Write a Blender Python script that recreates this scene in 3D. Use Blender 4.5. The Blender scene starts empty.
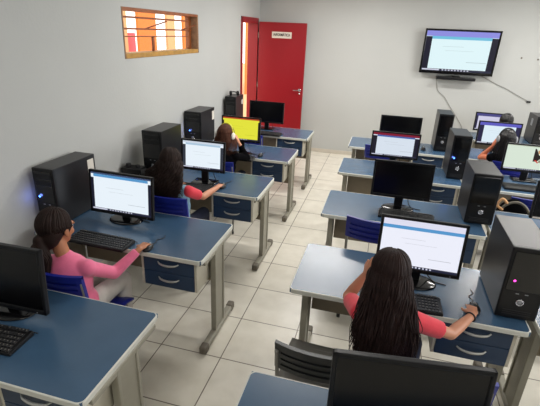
import bpy, bmesh, math, random
from mathutils import Vector, Matrix, Euler
rnd = random.Random(7)
S = bpy.context.scene
COL = S.collection
PI = math.pi

# ------------------------------------------------------------------ materials
def srgb(r, g, b):
    f = lambda c: (c/255)/12.92 if c/255 <= .04045 else (((c/255)+.055)/1.055)**2.4
    return (f(r), f(g), f(b), 1)

MATS = {}
def mat(name, col, rough=.5, metal=0, noise=0, nscale=20, bump=0, bscale=60, spec=.5, coat=0, emit=0, sheen=0, alpha=1):
    if name in MATS: return MATS[name]
    m = bpy.data.materials.new(name); m.use_nodes = True
    nt = m.node_tree; b = nt.nodes['Principled BSDF']
    b.inputs['Base Color'].default_value = col
    b.inputs['Roughness'].default_value = rough
    b.inputs['Metallic'].default_value = metal
    b.inputs['Specular IOR Level'].default_value = spec
    b.inputs['Coat Weight'].default_value = coat
    b.inputs['Sheen Weight'].default_value = sheen
    b.inputs['Alpha'].default_value = alpha
    if emit:
        b.inputs['Emission Color'].default_value = col
        b.inputs['Emission Strength'].default_value = emit
        b.inputs['Base Color'].default_value = (0.01, 0.01, 0.01, 1)
    if noise or bump:
        tc = nt.nodes.new('ShaderNodeTexCoord')
    if noise:
        n = nt.nodes.new('ShaderNodeTexNoise'); n.inputs['Scale'].default_value = nscale; n.inputs['Detail'].default_value = 5
        nt.links.new(tc.outputs['Object'], n.inputs['Vector'])
        r = nt.nodes.new('ShaderNodeValToRGB')
        r.color_ramp.elements[0].position = .3; r.color_ramp.elements[1].position = .7
        r.color_ramp.elements[0].color = tuple(c*(1-noise) for c in col[:3])+(1,)
        r.color_ramp.elements[1].color = tuple(min(1, c*(1+noise)) for c in col[:3])+(1,)
        nt.links.new(n.outputs['Fac'], r.inputs['Fac']); nt.links.new(r.outputs['Color'], b.inputs['Base Color'])
    if bump:
        n2 = nt.nodes.new('ShaderNodeTexNoise'); n2.inputs['Scale'].default_value = bscale; n2.inputs['Detail'].default_value = 4
        nt.links.new(tc.outputs['Object'], n2.inputs['Vector'])
        bp = nt.nodes.new('ShaderNodeBump'); bp.inputs['Strength'].default_value = bump; bp.inputs['Distance'].default_value = .01
        nt.links.new(n2.outputs['Fac'], bp.inputs['Height']); nt.links.new(bp.outputs['Normal'], b.inputs['Normal'])
    MATS[name] = m
    return m

def floor_material():
    m = bpy.data.materials.new('floor_tiles'); m.use_nodes = True; nt = m.node_tree; b = nt.nodes['Principled BSDF']
    g = nt.nodes.new('ShaderNodeNewGeometry')
    mp = nt.nodes.new('ShaderNodeMapping'); mp.vector_type = 'POINT'
    mp.inputs['Location'].default_value = (.857, -2.150, 0)
    nt.links.new(g.outputs['Position'], mp.inputs['Vector'])
    br = nt.nodes.new('ShaderNodeTexBrick'); br.offset = 0; br.offset_frequency = 1; br.squash = 1
    br.inputs['Scale'].default_value = 1; br.inputs['Brick Width'].default_value = .454; br.inputs['Row Height'].default_value = .454
    br.inputs['Mortar Size'].default_value = .0042; br.inputs['Mortar Smooth'].default_value = .2; br.inputs['Bias'].default_value = 0
    br.inputs['Color1'].default_value = srgb(226, 221, 208); br.inputs['Color2'].default_value = srgb(220, 215, 201)
    br.inputs['Mortar'].default_value = srgb(118, 108, 96)
    nt.links.new(mp.outputs['Vector'], br.inputs['Vector'])
    n = nt.nodes.new('ShaderNodeTexNoise'); n.inputs['Scale'].default_value = 7; n.inputs['Detail'].default_value = 6
    nt.links.new(g.outputs['Position'], n.inputs['Vector'])
    r = nt.nodes.new('ShaderNodeValToRGB'); r.color_ramp.elements[0].position = .3; r.color_ramp.elements[1].position = .65
    r.color_ramp.elements[0].color = (.88, .87, .85, 1); r.color_ramp.elements[1].color = (1, 1, 1, 1)
    nt.links.new(n.outputs['Fac'], r.inputs['Fac'])
    mx = nt.nodes.new('ShaderNodeMix'); mx.data_type = 'RGBA'; mx.blend_type = 'MULTIPLY'; mx.inputs[0].default_value = 1
    nt.links.new(br.outputs['Color'], mx.inputs[6]); nt.links.new(r.outputs['Color'], mx.inputs[7])
    nt.links.new(mx.outputs[2], b.inputs['Base Color'])
    b.inputs['Roughness'].default_value = .28
    bp = nt.nodes.new('ShaderNodeBump'); bp.inputs['Strength'].default_value = .4; bp.inputs['Distance'].default_value = .002; bp.invert = True
    nt.links.new(br.outputs['Fac'], bp.inputs['Height']); nt.links.new(bp.outputs['Normal'], b.inputs['Normal'])
    return m

M_floor = floor_material()
M_wall = mat('painted_wall', srgb(180, 181, 178), .75, noise=.025, nscale=1.3, bump=.12, bscale=45)
M_ceil = mat('ceiling_paint', srgb(225, 224, 220), .9)
M_base = mat('baseboard_tile', srgb(196, 188, 174), .4, noise=.04)
M_blue = mat('blue_laminate', srgb(56, 84, 111), .26, noise=.05, nscale=9, bump=.03, bscale=300, spec=.9)
M_blued = mat('drawer_blue_laminate', srgb(34, 56, 84), .4, noise=.05)
M_edge = mat('cream_edge_band', srgb(205, 205, 196), .45)
M_panel = mat('cream_panel', srgb(198, 192, 176), .5, noise=.03)
M_steel = mat('beige_painted_steel', srgb(150, 146, 132), .42, noise=.03)
M_cap = mat('grey_plastic_cap', srgb(105, 98, 86), .6)
M_modest = mat('modesty_board', srgb(140, 128, 110), .55, noise=.04)
M_blk = mat('black_plastic', srgb(14, 14, 17), .36, spec=.35)
M_blkm = mat('matt_black_plastic', srgb(33, 32, 34), .6, bump=.05, bscale=400)
M_gloss = mat('glossy_black', srgb(12, 12, 14), .12)
M_case = mat('tower_case', srgb(30, 29, 31), .36, noise=.06)
M_key = mat('key_caps', srgb(40, 40, 42), .5)
M_keyg = mat('key_legend_grey', srgb(120, 116, 110), .6)
M_chrome = mat('chrome', srgb(200, 200, 205), .2, metal=1)
M_handle = mat('handle_silver', srgb(190, 190, 186), .32, metal=.6)
M_scroff = mat('screen_off', srgb(7, 7, 10), .2, spec=.35)
M_chb = mat('chair_blue_plastic', srgb(20, 32, 128), .38)
M_chd = mat('chair_dark_plastic', srgb(36, 38, 40), .36)
M_chseat = mat('chair_seat_grey', srgb(112, 110, 104), .6)
M_tube = mat('chair_grey_tube', srgb(132, 130, 124), .4, metal=.3)
M_red = mat('red_door_paint', srgb(142, 10, 24), .4, noise=.04, nscale=2)
M_wood = mat('orange_varnished_wood', srgb(140, 76, 34), .45, noise=.22, nscale=12)
M_wood2 = mat('ochre_sill_wood', srgb(170, 128, 60), .6, noise=.2, nscale=14)
M_reveal = mat('raw_brown_plaster', srgb(140, 108, 80), .8, noise=.25, nscale=18)
M_orange = mat('orange_plaster', srgb(232, 128, 58), .8, noise=.05)
M_tan = mat('tan_plaster', srgb(222, 170, 120), .8, noise=.05)
M_pink = mat('pink_board', srgb(235, 120, 140), .7)
M_white = mat('white_sheet', srgb(225, 222, 214), .6)
M_label = mat('paper_label', srgb(215, 208, 196), .7)
M_ink = mat('black_ink', srgb(30, 14, 16), .8)
M_cable = mat('black_cable', srgb(20, 20, 20), .5)
M_gcable = mat('grey_cable', srgb(120, 116, 108), .5)
M_skin1 = mat('skin_tan', srgb(176, 116, 82), .5, noise=.05, nscale=12)
M_skin2 = mat('skin_light_brown', srgb(196, 136, 106), .5, noise=.05, nscale=12)
M_skin3 = mat('skin_warm', srgb(205, 118, 84), .5, noise=.05, nscale=12)
M_hair = mat('dark_hair', srgb(36, 22, 20), .62, noise=.3, nscale=30, spec=.2)
M_hairb = mat('brown_hair', srgb(36, 23, 19), .62, spec=.2, noise=.3, nscale=30)
M_hairr = mat('reddish_brown_hair', srgb(78, 46, 33), .62, spec=.2, noise=.3, nscale=30)
M_hairk = mat('black_hair', srgb(19, 17, 18), .35, noise=.3, nscale=30)
M_pinkc = mat('pink_cotton', srgb(232, 112, 148), .85, sheen=.3, noise=.05, nscale=15, bump=.2, bscale=25)
M_redc = mat('coral_red_cotton', srgb(214, 50, 66), .85, sheen=.2, noise=.05, bump=.2, bscale=25)
M_ltb = mat('light_blue_cotton', srgb(128, 164, 186), .85, noise=.07, bump=.2, bscale=25)
M_blkc = mat('black_cotton', srgb(11, 10, 13), .95, spec=.05, noise=.1, bump=.2, bscale=25)
M_palec = mat('pale_grey_trousers', srgb(196, 190, 184), .85, noise=.05, bump=.2, bscale=25)
M_navyc = mat('navy_denim', srgb(30, 36, 56), .9, noise=.1)
M_eye = mat('eye_white', srgb(225, 222, 218), .25)
M_iris = mat('dark_iris', srgb(30, 18, 12), .2)
M_lip = mat('lips', srgb(160, 82, 74), .5)
M_shoe = mat('white_shoe', srgb(190, 188, 184), .6)
M_yel = mat('yellow_green_plastic', srgb(196, 190, 50), .45)
M_silv = mat('silver_plastic', srgb(150, 152, 156), .35)
M_tube_l = mat('fluorescent_tube', (1, .97, .92, 1), emit=6)
E_ = {}
def em(name, rgb, s=1.0):
    return mat('screen_'+name, srgb(*rgb), .3, emit=s, spec=.15)

# ------------------------------------------------------------------ mesh helpers
def link(name, bm, m, parent=None, smooth=False):
    me = bpy.data.meshes.new(name)
    bm.normal_update(); bm.to_mesh(me); bm.free()
    if m is not None: me.materials.append(m)
    if smooth:
        for p in me.polygons: p.use_smooth = True
    o = bpy.data.objects.new(name, me); COL.objects.link(o)
    if parent: o.parent = parent
    return o

def bx(bm, x0, x1, y0, y1, z0, z1, bev=0, mtx=None, seg=2):
    r = bmesh.ops.create_cube(bm, size=1)
    vs = r['verts']
    for v in vs:
        v.co = Vector((x0+(v.co.x+.5)*(x1-x0), y0+(v.co.y+.5)*(y1-y0), z0+(v.co.z+.5)*(z1-z0)))
    if bev:
        es = list({e for v in vs for e in v.link_edges})
        rr = bmesh.ops.bevel(bm, geom=es, offset=bev, segments=seg, profile=.5, affect='EDGES')
        vs = list({v for f in rr['faces'] for v in f.verts} | {v for v in vs if v.is_valid})
    if mtx is not None:
        bmesh.ops.transform(bm, matrix=mtx, verts=vs)
    return vs

def cyl(bm, p0, p1, r0, r1=None, seg=16, caps=True):
    r1 = r0 if r1 is None else r1
    p0, p1 = Vector(p0), Vector(p1); d = p1-p0
    q = Vector((0, 0, 1)).rotation_difference(d.normalized()) if d.length else None
    M = Matrix.Translation((p0+p1)/2) @ q.to_matrix().to_4x4()
    return bmesh.ops.create_cone(bm, cap_ends=caps, segments=seg, radius1=r0, radius2=r1, depth=d.length, matrix=M)['verts']

def ball(bm, c, r, seg=12, rot=None):
    if not hasattr(r, '__len__'): r = (r, r, r)
    M = Matrix.Translation(Vector(c))
    if rot is not None: M = M @ rot.to_4x4()
    M = M @ Matrix.Diagonal((r[0], r[1], r[2], 1))
    n = seg*2
    top = bm.verts.new(M @ Vector((0, 0, 1))); bot = bm.verts.new(M @ Vector((0, 0, -1)))
    rings = [[bm.verts.new(M @ Vector((math.sin(PI*i/seg)*math.cos(2*PI*k/n), math.sin(PI*i/seg)*math.sin(2*PI*k/n), math.cos(PI*i/seg)))) for k in range(n)] for i in range(1, seg)]
    for k in range(n):
        k2 = (k+1) % n
        bm.faces.new((top, rings[0][k], rings[0][k2])); bm.faces.new((bot, rings[-1][k2], rings[-1][k]))
        for a, b in zip(rings, rings[1:]): bm.faces.new((a[k], b[k], b[k2], a[k2]))
    return [top, bot]+[v for r_ in rings for v in r_]

def catmull(pts, n=6):
    pts = [Vector(p) for p in pts]
    if len(pts) < 3: return pts
    P = [pts[0]*2-pts[1]]+pts+[pts[-1]*2-pts[-2]]
    out = []
    for i in range(1, len(P)-2):
        a, b, c, d = P[i-1:i+3]
        for k in range(n):
            t = k/n
            out.append(.5*((2*b)+(c-a)*t+(2*a-5*b+4*c-d)*t*t+(3*b-a-3*c+d)*t*t*t))
    out.append(pts[-1])
    return out

def tube(bm, pts, r, seg=8, rfun=None, n=6, smooth=True):
    pts = catmull(pts, n) if smooth else [Vector(p) for p in pts]
    rings = []
    t0 = (pts[1]-pts[0]).normalized()
    up = Vector((0, 0, 1)) if abs(t0.z) < .9 else Vector((1, 0, 0))
    nrm = t0.cross(up).normalized()
    for i, p in enumerate(pts):
        t = (pts[min(i+1, len(pts)-1)]-pts[max(i-1, 0)])
        t = t.normalized() if t.length > 1e-9 else t0
        nrm = (nrm-t*nrm.dot(t))
        nrm = nrm.normalized() if nrm.length > 1e-6 else t.orthogonal().normalized()
        bn = t.cross(nrm)
        rr = r if rfun is None else rfun(i/(len(pts)-1))*r
        rings.append([bm.verts.new(p+(nrm*math.cos(2*PI*k/seg)+bn*math.sin(2*PI*k/seg))*rr) for k in range(seg)])
    for a, b in zip(rings, rings[1:]):
        for k in range(seg):
            bm.faces.new((a[k], a[(k+1) % seg], b[(k+1) % seg], b[k]))
    bm.faces.new(rings[0][::-1]); bm.faces.new(rings[-1])

def B(): return bmesh.new()

def thing(name, label, cat, loc=(0, 0, 0), rz=0, group=None, kind=None):
    o = bpy.data.objects.new(name, None); COL.objects.link(o)
    o.empty_display_size = .1
    o.location = loc; o.rotation_euler = (0, 0, rz)
    tag(o, label, cat, group, kind)
    return o
def tag(o, label=None, cat=None, group=None, kind=None):
    if label: o['label'] = label
    if cat: o['category'] = cat
    if group: o['group'] = group
    if kind: o['kind'] = kind
    return o

def simple(name, m, parent=None, smooth=False, **k):
    bm = B(); bx(bm, *k['b'], bev=k.get('bev', 0)); return link(name, bm, m, parent, smooth)

# ------------------------------------------------------------------ room shell
XL, XR, YF, YB, ZC = -2.34, 4.3, -1.6, 7.87, 2.95
WT = .16
def struct(name, bm, m, label, cat='wall', parent=None):
    o = link(name, bm, m, parent)
    if not parent: tag(o, label, cat, kind='structure')
    return o
bm = B(); bx(bm, XL-WT, XR+WT, YF-WT, YB+WT, -.1, 0); struct('floor', bm, M_floor, 'floor of square cream ceramic tiles with dark grout', 'floor')
bm = B(); bx(bm, XL-WT, XR+WT, YF-WT, YB+WT, ZC, ZC+.1); struct('ceiling', bm, M_ceil, 'flat white painted ceiling of the computer room', 'ceiling')
wy0, wy1, wz0, wz1 = 3.575, 5.20, 1.83, 2.27       # window hole
dy0, dy1, dz1 = 6.86, 7.76, 2.29                   # door hole
bm = B()
for (a, b_, c, d) in [(YF-WT, wy0, 0, ZC), (wy0, wy1, 0, wz0), (wy0, wy1, wz1, ZC), (wy1, dy0, 0, ZC), (dy0, dy1, dz1, ZC), (dy1, YB, 0, ZC)]:
    bx(bm, XL-WT, XL, a, b_, c, d)
struct('wall_left', bm, M_wall, 'pale painted left wall with the high wooden window and doorway')
bm = B(); bx(bm, XL-WT, XR+WT, YB, YB+WT, 0, ZC); struct('wall_back', bm, M_wall, 'pale painted far wall carrying the television')
RY0, RY1, RZ0, RZ1 = .6, 5.6, 1.25, 2.45            # windows of the right wall (outside the frame)
bm = B()
for (a, b_, c, d) in [(YF, RY0, 0, ZC), (RY0, RY1, 0, RZ0), (RY0, RY1, RZ1, ZC), (RY1, YB, 0, ZC)]:
    bx(bm, XR, XR+WT, a, b_, c, d)
struct('wall_right', bm, M_wall, 'pale painted right wall of the room')
bm = B(); bx(bm, XL-WT, XR+WT, YF-WT, YF, 0, ZC); struct('wall_front', bm, M_wall, 'pale painted wall behind the photographer')
bm = B(); bx(bm, XL+.001, XR, YB-.012, YB-.0005, 0.0005, .07, bev=.003); struct('baseboard_back', bm, M_base, 'low beige tile baseboard under the far wall', 'baseboard')
bm = B()
bx(bm, XL+.0005, XL+.012, YF, dy0-.05, 0.0005, .07, bev=.003)
struct('baseboard_left', bm, M_base, 'low beige tile baseboard along the left wall', 'baseboard')

# window in the left wall
w = thing('window_1', 'high narrow window with orange wooden frame and bars in left wall', 'window', (XL, (wy0+wy1)/2, wz0), kind='structure')
def wl(y): return y-(wy0+wy1)/2
def wzl(z): return z-wz0
hy = (wy1-wy0)/2
h = wz1-wz0
bm = B()
bx(bm, -WT, .004, -hy+.001, -hy+.018, .001, h-.001); bx(bm, -WT, .004, hy-.03, hy-.001, .001, h-.001)
link('window_reveal', bm, M_reveal, w)
bm = B(); bx(bm, -WT, .006, -hy+.018, hy-.03, .001, .045, bev=.003); link('window_sill', bm, M_wood2, w)
bm = B()
bx(bm, -WT, .004, -hy+.018, hy-.03, h-.028, h-.001)
bx(bm, -.12, -.085, hy-.085, hy-.03, .045, h-.028); 
link('window_frame', bm, M_wood, w)
for zz, th in ((2.19, .018), (2.088, .017), (2.02, .011)):
    bm = B(); bx(bm, -.10, -.075, -hy+.018, hy-.031, wzl(zz)-th/2, wzl(zz)+th/2, bev=.002); link('window_bar', bm, M_wood, w)
bm = B(); bx(bm, -.10, -.075, wl(4.235), wl(4.26), .045, wzl(2.02)); link('mullion', bm, M_wood, w)
bm = B()
cyl(bm, (-.088, wl(4.10), wzl(2.09)), (.02, wl(4.36), wzl(2.17)), .007, seg=8)
cyl(bm, (-.088, wl(4.92), wzl(2.09)), (.02, wl(5.08), wzl(2.15)), .007, seg=8)
link('window_latch_rod', bm, M_wood, w)
mg = mat('window_glass', (1, 1, 1, 1), .02); 
mg.node_tree.nodes['Principled BSDF'].inputs['Transmission Weight'].default_value = 1
mg.node_tree.nodes['Principled BSDF'].inputs['IOR'].default_value = 1.05
bm = B(); bx(bm, -.090, -.086, -hy+.019, wl(4.235), .046, wzl(2.014)); bx(bm, -.090, -.086, wl(4.262), hy-.086, .046, wzl(2.014))
link('window_pane', bm, mg, w)

# doorway frame and open red leaf
d = thing('door_1', 'open red painted door folded back against the far wall', 'door', (XL, dy1, 0), kind='structure')
bm = B()
L = dy0-dy1
bx(bm, -WT-.01, .012, L+.0005, L+.045, 0.001, dz1-.001); bx(bm, -WT-.01, .012, -.05, -.0005, 0.001, dz1-.001)
bx(bm, -WT-.01, .012, L+.0005, -.0005, dz1-.055, dz1-.0008)
bx(bm, .0006, .014, L-.03, L+.001, 0.001, dz1+.03); bx(bm, .0006, .014, L-.03, 0, dz1, dz1+.03)
link('door_frame', bm, M_red, d)
lf = bpy.data.objects.new('door_leaf_', None)
bm = B(); bx(bm, .035, .89, -.04, -.003, .012, 2.265, bev=.003); leaf = link('door_leaf', bm, M_red, d)
bpy.data.objects.remove(lf)
leaf.rotation_euler = (0, 0, math.radians(.5))
bm = B()
for zz in (.3, 1.15, 2.0): cyl(bm, (.024, -.03, zz), (.024, -.03, zz+.09), .008)
link('hinge', bm, M_steel, leaf)
bm = B()
ball(bm, (.83, -.043, 1.14), (.028, .006, .028)); cyl(bm, (.83, -.04, 1.14), (.83, -.085, 1.14), .009)
tube(bm, [(.83, -.083, 1.14), (.80, -.088, 1.142), (.74, -.088, 1.14), (.72, -.086, 1.138)], .009)
ball(bm, (.83, -.043, 1.08), (.016, .006, .016)); bx(bm, .826, .834, -.06, -.045, 1.065, 1.095)
link('door_handle', bm, M_chrome, leaf, True)
bm = B(); bx(bm, .275, .63, -.043, -.0405, 2.008, 2.112); sg = link('door_sign', bm, M_label, leaf)
cu = bpy.data.curves.new('t', 'FONT'); cu.body = 'INFORMÁTICA'; cu.size = .062; cu.align_x = 'CENTER'; cu.align_y = 'CENTER'; cu.extrude = .0005; cu.offset = .0016
to = bpy.data.objects.new('t', cu); COL.objects.link(to)
bpy.context.view_layer.update()
me = bpy.data.meshes.new_from_object(to.evaluated_get(bpy.context.evaluated_depsgraph_get()))
bpy.data.objects.remove(to)
me.materials.clear(); me.materials.append(M_ink)
so = bpy.data.objects.new('sign_lettering', me); COL.objects.link(so); so.parent = sg
xs = [v.co.x for v in me.vertices]; wdt = max(xs)-min(xs)
so.scale = (.30/wdt, 1, 1)
so.location = (.452, -.0440, 2.062); so.rotation_euler = (PI/2, 0, 0)

# outside, seen through window and doorway
bm = B(); bx(bm, -14, XL-WT-.01, -4, 30, -.2, -.1); tag(link('ground', bm, M_tan), 'tan paving outside the room, glimpsed through the doorway', 'ground', kind='structure')
for (x, y0, y1, m, lb) in [(-5, 7.30, 7.80, M_tan, 'tan pillar outside, leftmost one seen through the window'),
                     (-5, 8.20, 8.92, M_orange, 'wide orange pillar outside, behind the left half of the window'),
                     (-5, 9.42, 9.80, M_tan, 'narrow tan pillar outside, right of centre in the window'),
                     (-5, 10.25, 10.75, M_orange, 'orange pillar outside, rightmost one seen through the window')]:
    bm = B(); bx(bm, x-.06, x, y0, y1, -.1, 3.4, bev=.01)
    o = link('pillar', bm, m); tag(o, lb, 'pillar', 'pillars outside the window')
    o.location = (0, 0, 0)
bm = B(); bx(bm, -5.6, -5.55, 7.9, 8.95, 1.3, 1.96); bx(bm, -5.6, -5.55, 7.95, 8.05, -.1, 1.3); bx(bm, -5.6, -5.55, 8.75, 8.85, -.1, 1.3)
tag(link('notice_board', bm, M_pink), 'pink board standing outside behind the window', 'board')
for (y0, y1, m, lb) in [(15.20, 15.48, M_orange, 'orange wall strip outside, left one seen through the doorway'), (15.55, 18.5, M_red, 'dark red wall outside, seen through the doorway beside its frame')]:
    bm = B(); bx(bm, -5.04, -5, y0, y1, -.1, 3.6); tag(link('outer_wall', bm, m), lb, 'wall')

# ------------------------------------------------------------------ furniture
TW, TD, TZ = 1.265, .60, .75
def desk(x, y, label, group='blue topped computer desks', detail=True):
    t = thing('computer_desk', label, 'desk', (x, y, 0), 0, group)
    hw, hd = TW/2, TD/2
    bm = B(); bx(bm, -hw+.002, hw-.002, -hd+.002, hd-.002, TZ-.025, TZ, bev=.0015); link('tabletop', bm, M_blue, t)
    # edge band
    bm = B()
    def rr(x0, y0, z, rad=.03, n=5):
        out = []
        for cx, cy, a0 in ((x0-rad, y0-rad, 0), (-x0+rad, y0-rad, PI/2), (-x0+rad, -y0+rad, PI), (x0-rad, -y0+rad, 1.5*PI)):
            for k in range(n+1):
                a = a0+PI/2*k/n; out.append((cx+rad*math.cos(a), cy+rad*math.sin(a), z))
        return out
    i0 = rr(hw-.003, hd-.003, TZ-.027, .027); i1 = rr(hw-.003, hd-.003, TZ+.0006, .027)
    o0 = rr(hw+.004, hd+.004, TZ-.027, .032); o1 = rr(hw+.004, hd+.004, TZ-.002, .032); o2 = rr(hw+.001, hd+.001, TZ+.0006, .03)
    loops = [[bm.verts.new(p) for p in q] for q in (i0, o0, o1, o2, i1)]
    n = len(i0)
    for a, b_ in zip(loops, loops[1:]+loops[:1]):
        for k in range(n): bm.faces.new((a[k], a[(k+1) % n], b_[(k+1) % n], b_[k]))
    link('edge_band', bm, M_edge, t)
    for sx in (-1, 1):
        lx = sx*(hw-.065) if sx < 0 else hw-.008
        bm = B()
        bx(bm, lx-.012, lx+.012, -.07, .07, .05, TZ-.028)
        bx(bm, lx-.02, lx+.02, -.085, -.065, .05, TZ-.028, bev=.004); bx(bm, lx-.02, lx+.02, .065, .085, .05, TZ-.028, bev=.004)
        bx(bm, lx-.018, lx+.018, -.25, .25, TZ-.055, TZ-.0265, bev=.003)
        lg = link('leg', bm, M_steel, t)
        bm = B(); bx(bm, lx-.024, lx+.024, -.25, .25, .012, .052, bev=.008); link('foot', bm, M_steel, lg)
        for sy in (-1, 1):
            bm = B(); bx(bm, lx-.027, lx+.027, sy*.262-.035, sy*.262+.035, 0.001, .060, bev=.012); link('foot_cap', bm, M_cap, lg)
    bm = B(); bx(bm, -hw+.09, hw-.03, .09, .105, .36, TZ-.0265); link('modesty_panel', bm, M_modest, t)
    bm = B(); bx(bm, -hw+.087, hw-.46, -.13, -.10, TZ-.065, TZ-.0265, bev=.003); link('crossbar', bm, M_steel, t)
    # drawer cabinet
    x1 = hw-.10 if False else hw-.045
    x0 = x1-.40
    y0 = -hd+.03; y1 = y0+.33
    z1 = TZ-.0265; z0 = z1-.235
    bm = B()
    bx(bm, x1-.016, x1, y0, y1-.0, z0, z1); bx(bm, x0, x0+.016, y0, y1, z0, z1); bx(bm, x0+.016, x1-.016, y0+.02, y1, z0, z0+.014); bx(bm, x0+.016, x1-.016, y1-.014, y1, z0+.014, z1)
    bx(bm, x0+.016, x1-.016, y0+.02, y1-.014, z0+.11, z0+.118)
    cab = link('drawer_cabinet', bm, M_panel, t)
    bm = B(); cyl(bm, (x1, y0+.05, z1-.045), (x1+.006, y0+.05, z1-.045), .011); link('lock', bm, M_cap, cab, True)
    for k in range(2):
        za = z0+.003+k*.1165; zb = za+.1125
        bm = B(); bx(bm, x0+.018, x1-.018, y0-.004, y0+.013, za, zb, bev=.002); dr = link('drawer', bm, M_blued, t)
        bm = B(); cx = (x0+x1)/2; zc = (za+zb)/2+.012
        tube(bm, [(cx-.075, y0-.005, zc+.006), (cx-.05, y0-.020, zc-.002), (cx, y0-.026, zc-.006), (cx+.05, y0-.020, zc-.002), (cx+.075, y0-.005, zc+.006)], .0062, 8, rfun=lambda s: .7+.5*math.sin(PI*s))
        link('handle', bm, M_handle, dr, True)
    return t

LX, RX, SX = -1.612, .257, 1.57
def LY(k): return 1.255+1.179*(k-1)
def RY(k): return 2.294+1.179*(k-2)
desk(LX+.005, LY(1)+.035, 'blue-topped desk at the lower left corner with a dark monitor on it')
desk(LX, LY(2), 'blue-topped desk where the girl in pink sits')
desk(LX+.015, LY(3), 'blue-topped desk with the girl in red sleeves, left side, third row')
desk(LX+.02, LY(4), 'blue-topped desk carrying the yellow screen by the left wall')
desk(LX+.02, LY(5), 'farthest left-hand blue desk, in front of the red door')
desk(.235, 1.06, 'blue-topped desk at the bottom edge behind the big black monitor')
desk(RX-.005, RY(2)+.035, 'blue-topped desk where the long-haired girl sits, right side')
desk(RX, RY(3), 'blue-topped desk with switched-off monitor and blue chair before it, right side')
desk(RX, RY(4), 'blue-topped desk under the monitor with a red top bar')
desk(RX, RY(5), 'farthest middle blue desk, carrying a black switched-off monitor')
desk(SX, RY(2), 'blue-topped desk at the lower right frame edge, mostly behind the tower')
desk(SX, RY(3), 'blue-topped desk at right edge hidden behind the brown-topped tower')
desk(SX, RY(4), 'blue-topped desk under the monitor showing a pale drawing')
desk(SX, RY(5), 'blue-topped desk of the person wearing headphones at far right')
desk(1.99, RY(6), 'desk nearest the far wall at right, behind the headphone wearer')

# ------------------------------------------------------------------ monitors
def page_content(p, W, H, style, scr):
    """flat coloured layers of a web page on the lit screen (parent scr), local x centred, z from bottom"""
    def rect(name, x0, x1, z0, z1, m, lay=1):
        bm = B(); y = -.0006*lay
        vs = [bm.verts.new((a, y, c)) for a, c in ((x0, z0), (x1, z0), (x1, z1), (x0, z1))]
        bm.faces.new(vs)
        return link(name, bm, m, scr)
    w2 = W/2
    s = style
    bar = em('dark_taskbar', (38, 40, 62), 1)
    rect('taskbar', -w2, w2, 0, H*.055, bar)
    bm = B()
    for k in range(9):
        xx = -w2+W*(.30+.045*k); y = -.0012
        bm.faces.new([bm.verts.new((a, y, c)) for a, c in ((xx, H*.012), (xx+W*.022, H*.012), (xx+W*.022, H*.043), (xx, H*.043))])
    y = -.0012
    bm.faces.new([bm.verts.new((a, y, c)) for a, c in ((-w2+W*.01, H*.01), (-w2+W*.26, H*.01), (-w2+W*.26, H*.046), (-w2+W*.01, H*.046))])
    link('taskbar_icons', bm, em('icon_grey', (205, 208, 225), 1), scr)
    side = s.get('side', 0)
    if side:
        sm = em('side_'+s.get('sn', 'd'), s.get('sc', (24, 26, 44)), 1)
        rect('side_margin', -w2, -w2+W*side, H*.055, H*.86, sm); rect('side_margin', w2-W*side, w2, H*.055, H*.86, sm)
    if 'top' in s: rect('browser_bar', -w2, w2, H*(1-s.get('toph', .1)), H, em('top_'+s['tn'], s['top'], 1.0))
    if 'head' in s:
        z1 = H*(1-s.get('toph', .1)) if 'top' in s else H*.97
        rect('page_header', -w2+W*side, w2-W*side, z1-H*.07, z1, em('header_'+s.get('hn', 'blue'), s['head'], 1.0), 2)
    if s.get('text', True):
        bm = B(); y = -.0012
        for (a, b_, c, dd) in ((.62, .9, .24, .252), (.25, .55, .62, .626), (.3, .7, .52, .525)):
            bm.faces.new([bm.verts.new((-w2+W*u, y, H*v)) for u, v in ((a, c), (b_, c), (b_, dd), (a, dd))])
        link('text_lines', bm, em('text_grey_'+s.get('pn', 'w'), tuple(int(c*.8) for c in s['page']), 1), scr)

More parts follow.
